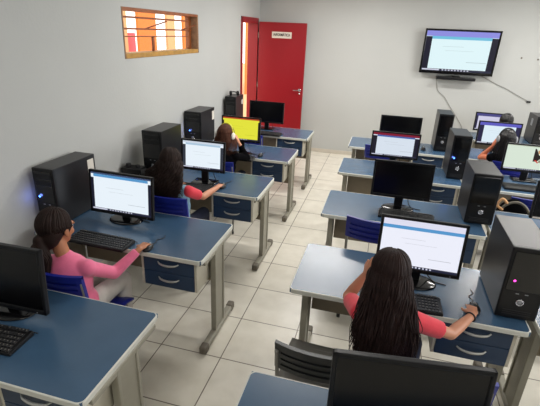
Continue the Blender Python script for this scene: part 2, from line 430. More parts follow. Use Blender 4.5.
def monitor(x, y, W, H, zb, label, style=None, rz=0, tilt=4, base='oval', sticker=False, group='desktop monitors'):
    """W,H outer size, zb bottom of bezel above floor; (x,y) panel centre"""
    t = thing('monitor', label, 'monitor', (x, y, TZ), rz, group)
    bz = .017
    zl = zb-TZ
    hinge = Matrix.Translation((0, 0, zl+H/2)) @ Matrix.Rotation(math.radians(-tilt), 4, 'X')
    def tilted(o): o.matrix_local = hinge
    bm = B()
    h2, w2 = H/2, W/2
    # bezel ring
    bx(bm, -w2, w2, -.012, .014, h2-bz, h2, bev=.004); bx(bm, -w2, w2, -.012, .014, -h2, -h2+bz*1.4, bev=.004)
    bx(bm, -w2, -w2+bz, -.012, .014, -h2, h2, bev=.004); bx(bm, w2-bz, w2, -.012, .014, -h2, h2, bev=.004)
    o = link('bezel', bm, M_blk, t); tilted(o)
    bm = B(); bx(bm, -w2+.004, w2-.004, -.004, .022, -h2+.004, h2-.004, bev=.006)
    bx(bm, -w2*.62, w2*.62, .02, .045, -h2*.62, h2*.62, bev=.012); o = link('back_cover', bm, M_blkm, t); tilted(o)
    bm = B(); cw, ch = W-2*bz, H-bz*2.4
    z0 = -h2+bz*1.4
    bx(bm, -cw/2, cw/2, -.007, -.0035, z0, z0+ch)
    if style: pm = em('page_'+style.get('pn', 'w'), style['page'], style.get('s', 1.0))
    else: pm = M_scroff
    scr = link('screen', bm, pm, t); tilted(scr)
    if style:
        # content in its own frame in front of the panel
        fr_children = []
        before = set(bpy.data.objects)
        page_content(None, cw, ch, style, scr)
        for q in set(bpy.data.objects)-before:
            q.location = (0, -.0075, z0)
        if style.get('drawing'):
            bm = B()
            pts = [(.05, .12), (.30, .15), (.34, .2), (.30, .24), (.06, .22)]
            bm.faces.new([bm.verts.new((a*cw, -.0012, b_*ch)) for a, b_ in pts]); q = link('drawn_shape', bm, em('draw_olive', (140, 138, 112), 1), scr); q.location = (-.05*cw+.08, -.0075, z0+.06)
            bm = B()
            bm.faces.new([bm.verts.new((a*cw, -.0012, b_*ch)) for a, b_ in [(0, .38), (.08, .40), (.16, .55), (.22, .40), (.42, .52), (.42, .62), (.25, .60), (.1, .66), (.03, .90), (0, .92)]]); q = link('drawn_shape', bm, em('draw_black', (34, 24, 22), 1), scr); q.location = (.03, -.0075, z0)
            bm = B()
            bm.faces.new([bm.verts.new((a*cw, -.0016, b_*ch)) for a, b_ in [(.08, .72), (.30, .66), (.42, .72), (.42, .93), (.2, .93), (.06, .84)]]); q = link('drawn_shape', bm, em('draw_tan', (196, 150, 104), 1), scr); q.location = (.03, -.0075, z0)
            bm = B()
            bm.faces.new([bm.verts.new((a*cw, -.002, b_*ch)) for a, b_ in [(.02, .45), (.06, .45), (.12, .34), (.09, .33)]]); q = link('drawn_shape', bm, em('draw_red', (200, 60, 50), 1), scr); q.location = (.03, -.0075, z0)
    # stand
    bm = B()
    bx(bm, -.035, .035, .025, .05, .012, zl+H*.35, bev=.006)
    link('neck', bm, M_blk, t)
    bm = B()
    if base == 'oval':
        v = ball(bm, (0, .03, .004), (.135, .095, .016), 14)
        for q in v: q.co.z = max(q.co.z, .0012)
    else:
        bx(bm, -.115, .115, -.05, .11, .0012, .016, bev=.006)
    link('base', bm, M_gloss, t, True)
    bm = B(); cyl(bm, (w2-.05, -.0135, -h2+bz*.6), (w2-.05, -.0118, -h2+bz*.6), .003)
    o = link('power_button', bm, M_silv, t); tilted(o)
    if sticker:
        bm = B(); bx(bm, -w2+.02, -w2+.08, -.0138, -.0121, -h2+.006, -h2+.018); o = link('sticker', bm, M_label, t); tilted(o)
    bm = B(); tube(bm, [(.06, .045, zl+H*.3), (.08, .065, zl*.6), (.10, .075, .02), (.13, .06, .006), (.19, .045, .006)], .0035, 6)
    link('power_cord', bm, M_cable, t)
    return t

WP = dict(page=(232, 242, 250), pn='white', head=(84, 150, 204), hn='blue')
monitor(-1.685, 1.36, .50, .345, .80, 'black switched-off monitor at the left frame edge, lower left desk', rz=.03)
monitor(-1.765, 2.50, .53, .325, .805, 'monitor with bright web page in front of the girl in pink', dict(WP, side=.045, top=(60, 76, 110), tn='navy', toph=.04), rz=-.02, tilt=5)
monitor(-1.55, 3.49, .435, .29, .88, 'small monitor with white page before the girl in red sleeves', dict(WP, side=.07, sn='g', sc=(52, 56, 66), top=(205, 215, 228), tn='pale', toph=.07, head=(170, 198, 220), hn='paleblue'), base='box')
monitor(-1.56, 4.60, .475, .29, .905, 'monitor with a bright yellow page and orange top bar', dict(page=(226, 226, 60), pn='yellow', side=.03, sn='k', sc=(40, 30, 26), top=(180, 66, 40), tn='rust', toph=.06))
monitor(-1.655, 6.05, .53, .31, .85, 'black switched-off monitor in front of the red door', base='box')
monitor(.315, 2.31, .475, .33, .842, 'large monitor with a white page facing the long-haired girl', dict(page=(236, 238, 250), pn='cool', top=(222, 222, 240), tn='lilacw', toph=.12, head=(70, 140, 205)), rz=.0, tilt=5, sticker=False)
monitor(.235, 3.49, .48, .31, .862, 'black switched-off monitor between the long-haired girl and the tall towers')
monitor(.185, 4.80, .525, .29, .85, 'monitor showing a page under a dark red top bar', dict(page=(214, 224, 236), pn='dim', side=.09, sn='n', sc=(26, 24, 40), top=(128, 24, 48), tn='wine', toph=.1, head=(60, 96, 170), hn='deep'))
monitor(.265, 6.0, .545, .26, .86, 'black switched-off monitor nearest the far wall, middle desks', base='box')
monitor(1.545, 4.80, .50, .295, .85, 'monitor at right edge showing a pale page with a drawing', dict(page=(214, 228, 212), pn='green', top=(190, 200, 180), tn='olive', toph=.03, text=False, drawing=True), base='box')
monitor(1.50, 6.02, .52, .31, .84, 'monitor with purple bar facing the person in headphones', dict(page=(220, 236, 246), pn='ice', side=.11, sn='p', sc=(34, 32, 66), top=(92, 90, 190), tn='violet', toph=.14))
monitor(1.62, 7.10, .46, .28, .82, 'farthest lit monitor, in front of the person by the wall', dict(page=(206, 204, 228), pn='lil', side=.06, sn='p', sc=(34, 32, 66), top=(70, 68, 130), tn='vio2', toph=.16))
monitor(.207, 1.14, .515, .315, .845, 'large black monitor filling the bottom of the view, lower right', rz=.13, tilt=5)
monitor(1.455, 3.42, .50, .30, .86, 'black monitor cut off by the right frame edge', sticker=True)

# ------------------------------------------------------------------ towers
led_spots = []
def tower(x, y, label, W=.19, D=.42, H=.43, led=None, btn='chrome', rz=0, sticker=None, group='computer towers', z=TZ, ledpos=None, bays=2):
    """(x,y) = middle of the front face"""
    t = thing('computer_tower', label, 'computer', (x, y, z+.0), rz, group)
    bm = B(); bx(bm, -W/2, W/2, .02, D, .008, H, bev=.003); link('case', bm, M_case, t)
    bm = B(); bx(bm, -W/2-.002, W/2+.002, -.004, .024, .006, H+.001, bev=.008, seg=3); fp = link('front_panel', bm, M_blk, t)
    bm = B(); bx(bm, -W/2+.014, W/2-.014, -.0075, -.003, H*.42, H-.02, bev=.002); link('glossy_door', bm, M_gloss, fp)
    for k in range(bays):
        bm = B(); bx(bm, -W/2+.02, W/2-.02, -.0095, -.007, H-.075-k*.05, H-.037-k*.05, bev=.001); link('drive_bay', bm, M_blk, fp)
    bm = B()
    for zz in range(3): bx(bm, -W/2+.03, W/2-.03, -.006, -.0035, .03+zz*.012, .035+zz*.012)
    link('vent_slots', bm, M_blkm, fp)
    bm = B(); zc = H*.26
    tube(bm, [(.017*math.cos(a), -.007, zc+.017*math.sin(a)) for a in [k*PI/8 for k in range(17)]], .0035, 6, smooth=False)
    link('button_ring', bm, M_chrome, fp, True)
    bm = B(); ball(bm, (0, -.004, zc), (.013, .006, .013), 8); link('power_button', bm, M_silv if btn == 'chrome' else M_blk, fp, True)
    for sx in (-.022, .022):
        bm = B(); bx(bm, sx-.008, sx+.008, -.0062, -.0035, H*.375, H*.385); link('usb_port', bm, M_silv, fp)
    bm = B()
    for sx in (-1, 1):
        for yy in (.05, D-.06): cyl(bm, (sx*(W/2-.03), yy, .0008), (sx*(W/2-.03), yy, .01), .012)
    link('rubber_foot', bm, M_blk, t)
    bm = B(); tube(bm, [(-W*.2, D-.002, .1), (-W*.2, D+.02, .06), (-W*.15, D+.03, -.12)], .004, 6)
    if led:
        lp = ledpos or (-W*.2, H*.5)
        l2 = B(); ball(l2, (lp[0], -.009, lp[1]), (.006, .003, .006), 6); link('indicator_light', l2, mat('led_'+led, {'blue': srgb(60, 110, 255), 'pink': srgb(255, 60, 200)}[led], emit=14 if led == 'blue' else 4), fp)
    bm.free()
    if sticker:
        bm = B(); bx(bm, W/2, W/2+.0015, *sticker); link('paper_label', bm, M_label, t)
    return t

tower(-2.215, 2.27, 'black computer tower against left wall beside the girl in pink', D=.45, H=.43, W=.17, led='blue', ledpos=(-.05, .22), sticker=(.36, .43, .30, .40))
tower(-2.075, 3.49, 'black computer tower by the wall behind the girl in red sleeves', D=.42, H=.455, W=.20)
tower(-2.215, 4.70, 'black tower with paper label, left of the yellow screen', D=.43, H=.43, W=.215, led='blue', ledpos=(-.04, .2), sticker=(.35, .42, .28, .39))
tower(-2.215, 6.02, 'farthest left tower, beside the doorway with a headset on top', D=.36, H=.44, W=.17, sticker=(.27, .33, .30, .37))
tower(.825, 2.13, 'large tower with grey-brown top and pink light, nearest at right', bays=0, D=.43, H=.42, W=.195, led='pink', ledpos=(-.052, .235), rz=0)
tower(.855, 3.40, 'black tower standing behind the nearest one, right of switched-off monitor', bays=0, D=.41, H=.42, W=.205)
tower(.83, 4.57, 'black tower with a glowing blue front light', bays=0, D=.40, H=.465, W=.175, led='blue', ledpos=(-.05, .23))
tower(.80, 5.76, 'black tower nearest far wall, below the television', bays=0, D=.40, H=.48, W=.175)
tower(2.23, 6.74, 'grey tower at the right frame edge near the far wall', D=.42, H=.40, W=.19)
# label on the left flank of the far right tower
r_ = bpy.data.objects['computer_tower.008']
bm = B(); bx(bm, -.0968, -.0952, .18, .26, .24, .34); link('paper_label', bm, M_silv, r_)

# ------------------------------------------------------------------ keyboards, mice
def keyboard(x, y, label, rz=0, z=TZ, group='black keyboards', W=.44):
    t = thing('keyboard', label, 'keyboard', (x, y, z), rz, group)
    bm = B()
    v = bx(bm, -W/2, W/2, -.075, .075, .001, .018, bev=.005)
    for q in v: q.co.z += (q.co.y+.075)*.06 if q.co.z > .008 else 0
    link('body', bm, M_blk, t)
    bm = B(); bm2 = B()
    for r in range(6):
        yy = -.06+r*.0235+(.006 if r == 5 else 0); zz = .019+(yy+.075)*.06
        c = 0; xx = -W/2+.012
        while xx < W/2-.02:
            gap = .3 < (xx+W/2)/W-.36 < .33
            wd = .017 if not (r == 0 and -.10 < xx < .02) else .11
            bx(bm, xx, xx+wd-.0025, yy-.009, yy+.0095, zz-.003, zz+.004)
            if rnd.random() < .8: bx(bm2, xx+.004, xx+.009, yy-.001, yy+.004, zz+.0041, zz+.0046)
            xx += wd+.0012; c += 1
            if c in (13, 16): xx += .006
    ks = link('keys', bm, M_key, t); link('key_legends', bm2, M_keyg, ks)
    bm = B(); tube(bm, [(0, .07, .008), (.02, .085, .006), (.10, .092, .0055), (.23, .085, .0055)], .0025, 6); link('cord', bm, M_cable, t)
    return t
keyboard(-1.655, 1.175, 'black keyboard at left frame edge on the lower left desk', rz=.06)
keyboard(-1.72, 2.155, 'black keyboard beside the hand of the girl in pink', rz=-.03)
keyboard(-1.62, 3.32, 'black keyboard in front of the girl in red sleeves', rz=.02)
keyboard(-1.56, 4.41, 'black keyboard under the elbows of the girl in black', rz=0)
keyboard(-1.56, 5.72, 'black keyboard on the farthest left desk', rz=0)
keyboard(.235, 2.09, 'black keyboard partly under the long hair, right side', rz=.05)
keyboard(.30, 3.34, 'black keyboard below the switched-off monitor with blue chair', rz=-.02)
keyboard(.30, 4.50, 'black keyboard behind the switched-off monitor, by the red-barred screen', rz=.04)
keyboard(.27, 5.72, 'black keyboard on the middle desk nearest the far wall', rz=0)
keyboard(1.5, 4.50, 'black keyboard under the monitor with the drawing', rz=0)

def mouse(x, y, label, rz=0, z=TZ):
    t = thing('computer_mouse', label, 'mouse', (x, y, z), rz, 'black computer mice')
    bm = B(); v = ball(bm, (0, 0, .010), (.030, .052, .024), 12)
    for q in v: q.co.z = max(q.co.z, .0012)
    link('body', bm, M_blk, t, True)
    bm = B(); cyl(bm, (-.004, .028, .030), (.004, .028, .030), .008, seg=14); link('wheel', bm, M_silv, t, True)
    bm = B()
    for s_ in (-1, 1): ball(bm, (s_*.012, .026, .019), (.0105, .022, .0135), 8)
    link('button', bm, M_gloss, t, True)
    bm = B(); tube(bm, [(0, .045, .012), (.005, .10, .006), (-.01, .13, .0045), (.02, .17, .0045), (.015, .21, .0045)], .0025, 6); link('cord', bm, M_cable, t)
    return t
mouse(-1.375, 2.175, 'black mouse under the hand of the girl in pink')
mouse(-1.345, 3.455, 'black mouse under the hand of the girl in red sleeves')
mouse(-1.315, 4.60, 'black mouse to the right of the yellow screen')
mouse(.63, 2.145, 'black mouse under the right hand of the long-haired girl')
mouse(.585, 5.74, 'black mouse left of the tower nearest the far wall')

# ------------------------------------------------------------------ chairs
def chair(x, y, label, m=M_chb, rz=0, seat=None, group='school chairs', zt=.84):
    seat = seat or (M_chb if m is M_chb else M_chseat)
    t = thing('school_chair', label, 'chair', (x, y, 0), rz, group)     # origin under seat centre, facing +y
    # slotted curved backrest
    def backpoint(u, z, off=0):   # u -1..1
        a = u*.20
        return Vector((a, -.215+.05*u*u*0+.035*(1-u*u)*-1+off-(z-.6)*.14, z))
    zb = zt-.165
    bars = [(zt-.040, zt), (zt-.080, zt-.056), (zt-.120, zt-.096), (zb, zt-.136)]
    bm = B()
    def slab(u0, u1, za, zc, th=.012, n=10):
        rows = []
        for i in range(n+1):
            u = u0+(u1-u0)*i/n
            rows.append([bm.verts.new(backpoint(u, za, -th/2)), bm.verts.new(backpoint(u, zc, -th/2)), bm.verts.new(backpoint(u, zc, th/2)), bm.verts.new(backpoint(u, za, th/2))])
        for a, b_ in zip(rows, rows[1:]):
            for k in range(4): bm.faces.new((a[k], a[(k+1) % 4], b_[(k+1) % 4], b_[k]))
        bm.faces.new(rows[0][::-1]); bm.faces.new(rows[-1])
    for za, zc in bars: slab(-.86, .86, za, zc, .022)
    slab(-1, -.84, zb, zt, .02, 2); slab(.84, 1, zb, zt, .02, 2)
    slab(-.95, .95, zb+.004, zt-.02, .003)        # recessed web behind the ribs
    slab(-1.0, 1.0, zt-.012, zt+.004, .022)
    bmesh.ops.recalc_face_normals(bm, faces=bm.faces)
    link('backrest', bm, m, t)
    bm = B()
    n = 10; g = []
    th = .016
    for lay in (0, 1):
        rows = []
        for i in range(n+1):
            v = i/n; row = []
            for j in range(n+1):
                u = j/n*2-1
                wd = .20-.02*(v < .05)
                yy = -.19+v*.39
                zz = .43-.012*(1-u*u)-(.03*max(0, v-.8)/.2)**1.0*.6+(.015*max(0, .15-v)/.15)-lay*th
                row.append(bm.verts.new((u*wd, yy, zz)))
            rows.append(row)
        g.append(rows)
    for i in range(n):
        for j in range(n):
            bm.faces.new((g[0][i][j], g[0][i][j+1], g[0][i+1][j+1], g[0][i+1][j])); bm.faces.new((g[1][i][j], g[1][i+1][j], g[1][i+1][j+1], g[1][i][j+1]))
    for i in range(n):
        for (a, b_) in (((i, 0), (i+1, 0)), ((i+1, n), (i, n)), ((0, i+1), (0, i)), ((n, i), (n, i+1))):
            bm.faces.new((g[0][a[0]][a[1]], g[1][a[0]][a[1]], g[1][b_[0]][b_[1]], g[0][b_[0]][b_[1]]))
    bmesh.ops.recalc_face_normals(bm, faces=bm.faces)
    link('seat', bm, seat, t, True)
    bm = B()
    for s_ in (-1, 1):
        tube(bm, [(s_*.17, .15, .405), (s_*.175, -.15, .41), (s_*.185, -.205, .45), (s_*.188, -.222, .60), (s_*.188, -.248, zt-.04)], .0105, 8)
    cyl(bm, (-.17, .14, .405), (.17, .14, .405), .010); cyl(bm, (-.17, -.13, .408), (.17, -.13, .408), .010)
    link('seat_frame', bm, M_tube, t, True)
    for s_ in (-1, 1):
        for q, (ya, yb_) in enumerate(((.14, .20), (-.13, -.21))):
            bm = B(); cyl(bm, (s_*.172, ya, .405), (s_*.185, yb_, .02), .0105); lg = link('leg', bm, M_tube, t, True)
            bm = B(); cyl(bm, (s_*.185, yb_, .001), (s_*.185, yb_, .03), .0145); link('foot_cap', bm, M_blk, lg, True)
    return t
chair(-1.655, 1.885, 'blue chair under the girl in pink', rz=.0, zt=.84)
chair(-1.585, 3.04, 'blue chair under the girl in red sleeves', zt=.875)
chair(-1.62, 4.20, 'blue chair under the girl in black by the yellow screen')
chair(-1.68, 5.50, 'blue chair right of the yellow screen, before the farthest left desk')
chair(-.145, 1.82, 'empty dark grey slatted chair in front of the lower right desk', m=M_chd, rz=-.02, zt=.735)
chair(.395, 1.735, 'blue chair under the long-haired girl, behind the large black monitor', zt=.85)
chair(.085, 3.06, 'empty blue chair in front of the switched-off monitor, right side', zt=.915, rz=-.12)
chair(.05, 5.52, 'blue chair just left of the red-barred monitor', zt=.86)
chair(1.43, 4.24, 'blue chair before the desk of the monitor with the drawing', zt=.82)
chair(1.50, 5.42, 'blue chair under the person in headphones')
chair(1.72, 6.50, 'dark blue chair under the person nearest the far wall')
chair(1.40, 1.90, 'dark chair at the bottom right corner below the tower', m=M_chd)

# ------------------------------------------------------------------ television and cables
t = thing('television', 'wall-mounted flat television showing a web page', 'television', (1.065, YB-.005, 1.92))
TWd, THt = 1.135, .685
hin = Matrix.Translation((0, -.10, 0)) @ Matrix.Rotation(math.radians(3), 4, 'X') @ Matrix.Rotation(math.radians(.0), 4, 'Y')
def tl(o): o.matrix_local = hin
bm = B(); w2, h2 = TWd/2, THt/2
bx(bm, -w2, w2, -.03, .0, h2-.03, h2, bev=.005); bx(bm, -w2, w2, -.03, .0, -h2, -h2+.045, bev=.005); bx(bm, -w2, -w2+.03, -.03, 0, -h2, h2, bev=.005); bx(bm, w2-.03, w2, -.03, 0, -h2, h2, bev=.005)
tl(link('bezel', bm, M_gloss, t))
bm = B(); bx(bm, -w2+.01, w2-.01, -.012, .03, -h2+.01, h2-.01, bev=.01); tl(link('back_cover', bm, M_blkm, t))
bm = B(); bx(bm, -.15, .15, -.07, .0045, -.15, .15, bev=.004); link('wall_mount', bm, M_blkm, t)
cw, ch = TWd-.06, THt-.075
bm = B(); bx(bm, -cw/2, cw/2, -.022, -.014, -h2+.045, -h2+.045+ch); scr = link('screen', bm, em('page_tv', (222, 244, 248), 1.0), t); tl(scr)
before = set(bpy.data.objects)
page_content(None, cw, ch, dict(page=(222, 244, 248), pn='tv', side=.085, sn='tv', sc=(20, 18, 40), top=(140, 140, 222), tn='tvt', toph=.13, head=(110, 190, 220), hn='tvh'), scr)
for q in set(bpy.data.objects)-before: q.location = (0, -.0225, -h2+.045)
t = thing('wall_bracket_shelf', 'black shelf bracket on the wall right below the television', 'shelf', (1.09, YB-.001, 1.50))
bm = B(); bx(bm, -.30, .30, -.16, -.001, -.01, .035, bev=.006); link('shelf_board', bm, M_blk, t)
bm = B(); bx(bm, -.06, .06, -.13, -.02, .035, .055, bev=.004); link('receiver_box', bm, M_gloss, t)
bm = B(); tube(bm, [(.80, YB-.012, 1.495), (.83, YB-.012, 1.38), (.87, YB-.012, 1.28), (.98, YB-.012, 1.20), (1.12, YB-.012, 1.02), (1.25, YB-.012, .86), (1.36, YB-.012, .70), (1.40, YB-.012, .5)], .0038, 8)
tag(link('wall_cable', bm, M_gcable), 'thin grey cable hanging down the wall from television to tower', 'cable')
bm = B(); tube(bm, [(1.42, YB-.06, 1.60), (1.55, YB-.02, 1.545), (1.75, YB-.014, 1.455), (1.92, YB-.014, 1.39), (2.10, YB-.014, 1.30), (2.27, YB-.014, 1.225)], .0038, 8)
c = link('wall_cable', bm, M_gcable); tag(c, 'grey cord running right from the television to a black plug', 'cable')
bm = B(); bx(bm, 2.25, 2.31, YB-.03, YB-.002, 1.20, 1.23, bev=.006); link('plug', bm, M_blk, c)
for (xx, zz, lb) in ((2.02, 1.88, 'small dark screw in far wall right of television, left one'), (2.26, 1.868, 'small dark screw in far wall, right one at frame edge')):
    bm = B(); cyl(bm, (xx, YB-.008, zz), (xx, YB-.0005, zz), .012, .014); tag(link('wall_screw', bm, M_cap), lb, 'screw', 'wall screws')

# ------------------------------------------------------------------ small things
t = thing('voltage_stabilizer', 'black power box with cables between the pink girl monitor and red-sleeved girl', 'power box', (-2.22, 3.38, TZ), .1)
bm = B(); bx(bm, -.10, .10, -.065, .065, .002, .12, bev=.008); link('body', bm, M_blk, t)
bm = B(); bx(bm, -.05, -.02, -.0625, -.0595, .05, .06); bx(bm, .03, .045, -.0625, -.0595, .03, .06); link('switch', bm, M_silv, t)
bm = B(); cyl(bm, (-.05, .0, .119), (-.05, .0, .15), .022); link('plug', bm, M_blkm, t); bm = B(); cyl(bm, (.04, .0, .119), (.04, .0, .14), .022); link('plug', bm, M_blkm, t)
bm = B()
rr_ = random.Random(3)
for k in range(12):
    c0 = Vector((-2.05+rr_.uniform(-.012, .012), 3.34+rr_.uniform(-.02, .02), TZ+.012+.0085*k)); ra = rr_.uniform(.045, .062)
    tube(bm, [(c0.x+ra*math.cos(a)*1.1, c0.y+ra*.8*math.sin(a), c0.z+.004*math.sin(3*a)) for a in [j*PI/6 for j in range(13)]], .0055, 6)
tag(link('cable_coil', bm, M_cable), 'coil of black cable lying beside the power box', 'cable')

def headset(name, label, c, R, rotm, mband, mcup, tilt=0, parent=None):
    t = thing(name, label, 'headphones', c)
    t.rotation_euler = rotm
    bm = B(); pts = [(R*math.cos(a), 0, R*1.30*math.sin(a)) for a in [PI*k/12 for k in range(13)]]
    tube(bm, pts, .009, 8, n=2); link('headband', bm, mband, t, True)
    for s_ in (-1, 1):
        bm = B(); ball(bm, (s_*(R+.004), 0, -.005), (.018, .036, .042), 10); e_ = link('ear_cup', bm, mcup, t, True)
        bm = B(); ball(bm, (s_*(R-.010), 0, -.005), (.012, .034, .040), 10); link('ear_pad', bm, M_blkm, e_, True)
    return t
headset('headphones', 'black headset lying on top of the farthest left tower', (-2.215, 6.19, TZ+.44+.034), .055, (-1.45, 0, .5), M_blk, M_blk)

# mobile black bag hung behind chair at right
t = thing('backpack', 'rounded black bag with grey trim beside the blue chair at right', 'bag', (1.24, 3.92, 0))
bm = B()
v = ball(bm, (0, 0, .56), (.16, .075, .27), 14); link('bag_body', bm, M_blkc, t, True)
bm = B(); tube(bm, [(.155*math.cos(a), -.06, .57+.25*math.sin(a)) for a in [PI*.02+PI*.75*k/10 for k in range(11)]], .011, 8); link('trim', bm, M_cap, t, True)
bm = B(); tube(bm, [(-.10, -.07, .74), (-.15, -.07, .78), (-.12, -.07, .84), (-.07, -.06, .80)], .011, 8); link('strap_loop', bm, M_tan, t, True)
t.location.z = 0

# ceiling lights (real fixtures above the frame)
def fixture(x, y, label, pw):
    t = thing('ceiling_light', label, 'ceiling light', (x, y, ZC), 0, 'ceiling lights')
    bm = B(); bx(bm, -.62, .62, -.11, .11, -.05, -.0008, bev=.006); link('housing', bm, M_white, t)
    for s_ in (-1, 1):
        bm = B(); cyl(bm, (-.59, s_*.05, -.068), (.59, s_*.05, -.068), .013); link('tube', bm, M_tube_l, t, True)
    l = bpy.data.lights.new('lamp', 'AREA'); l.shape = 'RECTANGLE'; l.size = 1.18; l.size_y = .16; l.energy = LAMP*pw; l.color = (1, .975, .94)
    o = bpy.data.objects.new('lamp', l); COL.objects.link(o); o.parent = t; o.location = (0, 0, -.085)
LAMP = 32
for x, lb in ((-.6, 'left'), (2.2, 'right')):
    for y, l2, pw in ((.3, 'nearest', .45), (4.3, 'middle', 1.15), (6.3, 'farthest', 1.45)):
        fixture(x, y, f'double tube ceiling light, {l2} of the {lb} row', pw)

# windows in the right wall, out of frame: frames in the openings, daylight from outside
w = thing('window_2', 'wide window band in the right wall', 'window', (XR, (RY0+RY1)/2, RZ0), kind='structure')
bm = B(); hy = (RY1-RY0)/2; h = RZ1-RZ0
bx(bm, .05, .09, -hy+.001, hy-.001, .001, .05); bx(bm, .05, .09, -hy+.001, hy-.001, h-.05, h-.001)
for k in range(5):
    yy = -hy+.03+(2*hy-.06)*k/4; bx(bm, .05, .09, yy-.025, yy+.025, .05, h-.05)
link('window_frame', bm, M_white, w)

# ------------------------------------------------------------------ people
def remesh(name, bm, m, parent, vox=.006, sm=4, it=None):
    me = bpy.data.meshes.new('tmp'); bm.to_mesh(me); bm.free()
    o = bpy.data.objects.new('tmp', me); COL.objects.link(o)
    r = o.modifiers.new('r', 'REMESH'); r.mode = 'VOXEL'; r.voxel_size = vox
    s_ = o.modifiers.new('s', 'SMOOTH'); s_.factor = .5; s_.iterations = sm
    bpy.context.view_layer.update()
    dg = bpy.context.evaluated_depsgraph_get()
    nm = bpy.data.meshes.new_from_object(o.evaluated_get(dg))
    bpy.data.objects.remove(o); nm.name = name
    nm.materials.clear(); nm.materials.append(m)
    for p in nm.polygons: p.use_smooth = True
    q = bpy.data.objects.new(name, nm); COL.objects.link(q)
    if parent: q.parent = parent
    return q

def cap(bm, p0, p1, r0, r1=None, flat0=False, flat1=False, seg=16):
    r1 = r0 if r1 is None else r1
    cyl(bm, p0, p1, r0, r1, seg)
    if not flat0: ball(bm, p0, r0, 8)
    if not flat1: ball(bm, p1, r1, 8)

def hand(bm, wrist, tipdir, palmn, side, s=1.0, curl=.5, spread=1.0):
    """tipdir: fingers direction, palmn: direction the palm faces, side +1 if thumb lies towards palmn x tipdir"""
    d = Vector(tipdir).normalized(); n = Vector(palmn); n = (n-d*n.dot(d)).normalized()
    sd = n.cross(d).normalized()*side           # towards thumb
    w_ = Vector(wrist)
    rot = Matrix((sd, d, n)).transposed()
    k = s
    ball(bm, w_+d*.040*k, (.033*k, .044*k, .014*k), 10, rot)
    cap(bm, w_+sd*.004*k, w_+d*.03*k, .017*k, .018*k)
    fl = [(.024, .060), (.008, .068), (-.008, .063), (-.023, .050)]
    for i, (off, ln) in enumerate(fl):
        b0 = w_+d*.070*k+sd*off*k
        dirn = (d+sd*off*3.5*spread).normalized()
        a = b0-dirn*.015*k; r = .0078*k
        cl = curl*(1+.12*i)
        segs = (.42, .32, .26); ang = 0
        p = b0
        cap(bm, a, p, r*1.05, r)
        for f, da in zip(segs, (.35, .75, .6)):
            ang += da*cl
            q = p+(dirn*math.cos(ang)+n*math.sin(ang))*ln*f*k
            cap(bm, p, q, r, r*.92, seg=10); p = q; r *= .92
    p0 = w_+d*.022*k+sd*.022*k; p1 = p0+(sd*.7+d*.65+n*.25).normalized()*.034*k; p2 = p1+(sd*.25+d*.9+n*.3).normalized()*.030*k
    cap(bm, w_+d*.012*k+sd*.008*k, p0, .013*k, .0115*k); cap(bm, p0, p1, .0115*k, .0095*k); cap(bm, p1, p2, .0095*k, .0078*k)

def head_geo(bm, c, R, s=1.0):
    """c centre of skull, R 3x3 head rotation (face +y)"""
    def P(x, y, z): return Vector(c)+R @ Vector((x*s, y*s, z*s))
    def bl(x, y, z, r): ball(bm, P(x, y, z), tuple(q*s for q in r), 12, R)
    bl(0, -.010, .025, (.073, .089, .082))        # cranium
    bl(0, .030, -.02, (.060, .060, .075))         # face
    bl(0, .045, -.070, (.040, .038, .036))        # jaw
    bl(0, .074, -.088, (.018, .016, .015))        # chin
    for q in (-1, 1):
        bl(q*.034, .062, -.03, (.022, .022, .022))    # cheek
        bl(q*.027, .078, .015, (.024, .012, .010))    # brow
        # ear
        ball(bm, P(q*.076, -.003, -.012), (.009*s, .021*s, .031*s), 10, R @ Euler((.2, 0, q*.35)).to_matrix())
        bl(q*.074, .004, -.038, (.008, .010, .010))
    cap(bm, P(0, .086, .012), P(0, .103, -.022), .0085*s, .012*s)
    bl(0, .100, -.026, (.016, .011, .009))
    bl(0, .088, -.050, (.022, .010, .006)); bl(0, .086, -.059, (.019, .010, .006))
    return P

def face_parts(P, R, s, parent):
    for q in (-1, 1):
        bm = B(); ball(bm, P(q*.029, .0725, -.002), .0118*s, 8); e = link('eye', bm, M_eye, parent, True)
        bm = B(); ball(bm, P(q*.029, .0825, -.002), (.006*s, .0035*s, .006*s), 8, R); link('iris', bm, M_iris, e, True)
        bm = B(); tube(bm, [P(q*.014, .0895, .018), P(q*.03, .089, .022), P(q*.047, .078, .018)], .003*s, 6); link('eyebrow', bm, M_hair, parent, True)
    bm = B(); tube(bm, [P(-.02, .090, -.0545), P(0, .0985, -.053), P(.02, .090, -.0545)], .0045*s, 6); link('lips', bm, M_lip, parent, True)

def hair(bm_mass, bm_str, c, R, s, paths, n, seed, rad=.0036, lift=1.0):
    """paths: function(phi, rr)-> list of world points after leaving the head at low latitude, phi=azimuth, 0 = back"""
    r_ = random.Random(seed)
    cc = Vector(c)
    for i in range(n):
        phi = r_.uniform(-1.0, 1.0)
        ph = phi*1.95                   # azimuth from the back (0) to temples
        pts = []
        part = r_.uniform(-.2, .9)
        th0 = .12+r_.random()*.8; th1 = 1.75+r_.uniform(-.15, .15) if abs(ph) < 1.5 else 1.7
        m = 6
        k = lift*(1.0+r_.uniform(0, .055))
        for j in range(m+1):
            th = th0+(th1-th0)*j/m
            # hairline: front strands stay up
            v = Vector((.082*k*math.sin(th)*math.sin(ph), -.012-.098*k*math.sin(th)*math.cos(ph), .022+.093*k*math.cos(th)))*s
            pts.append(cc+R @ v)
        pts += paths(phi, r_, pts[-1])
        rf = lambda u: (.75+.5*math.sin(PI*min(1, u*1.1)))*(1 if u < .75 else max(.25, (1-u)/.25))
        tube(bm_str, pts, rad*s*r_.uniform(.7, 1.25), 5, rfun=rf, n=3)

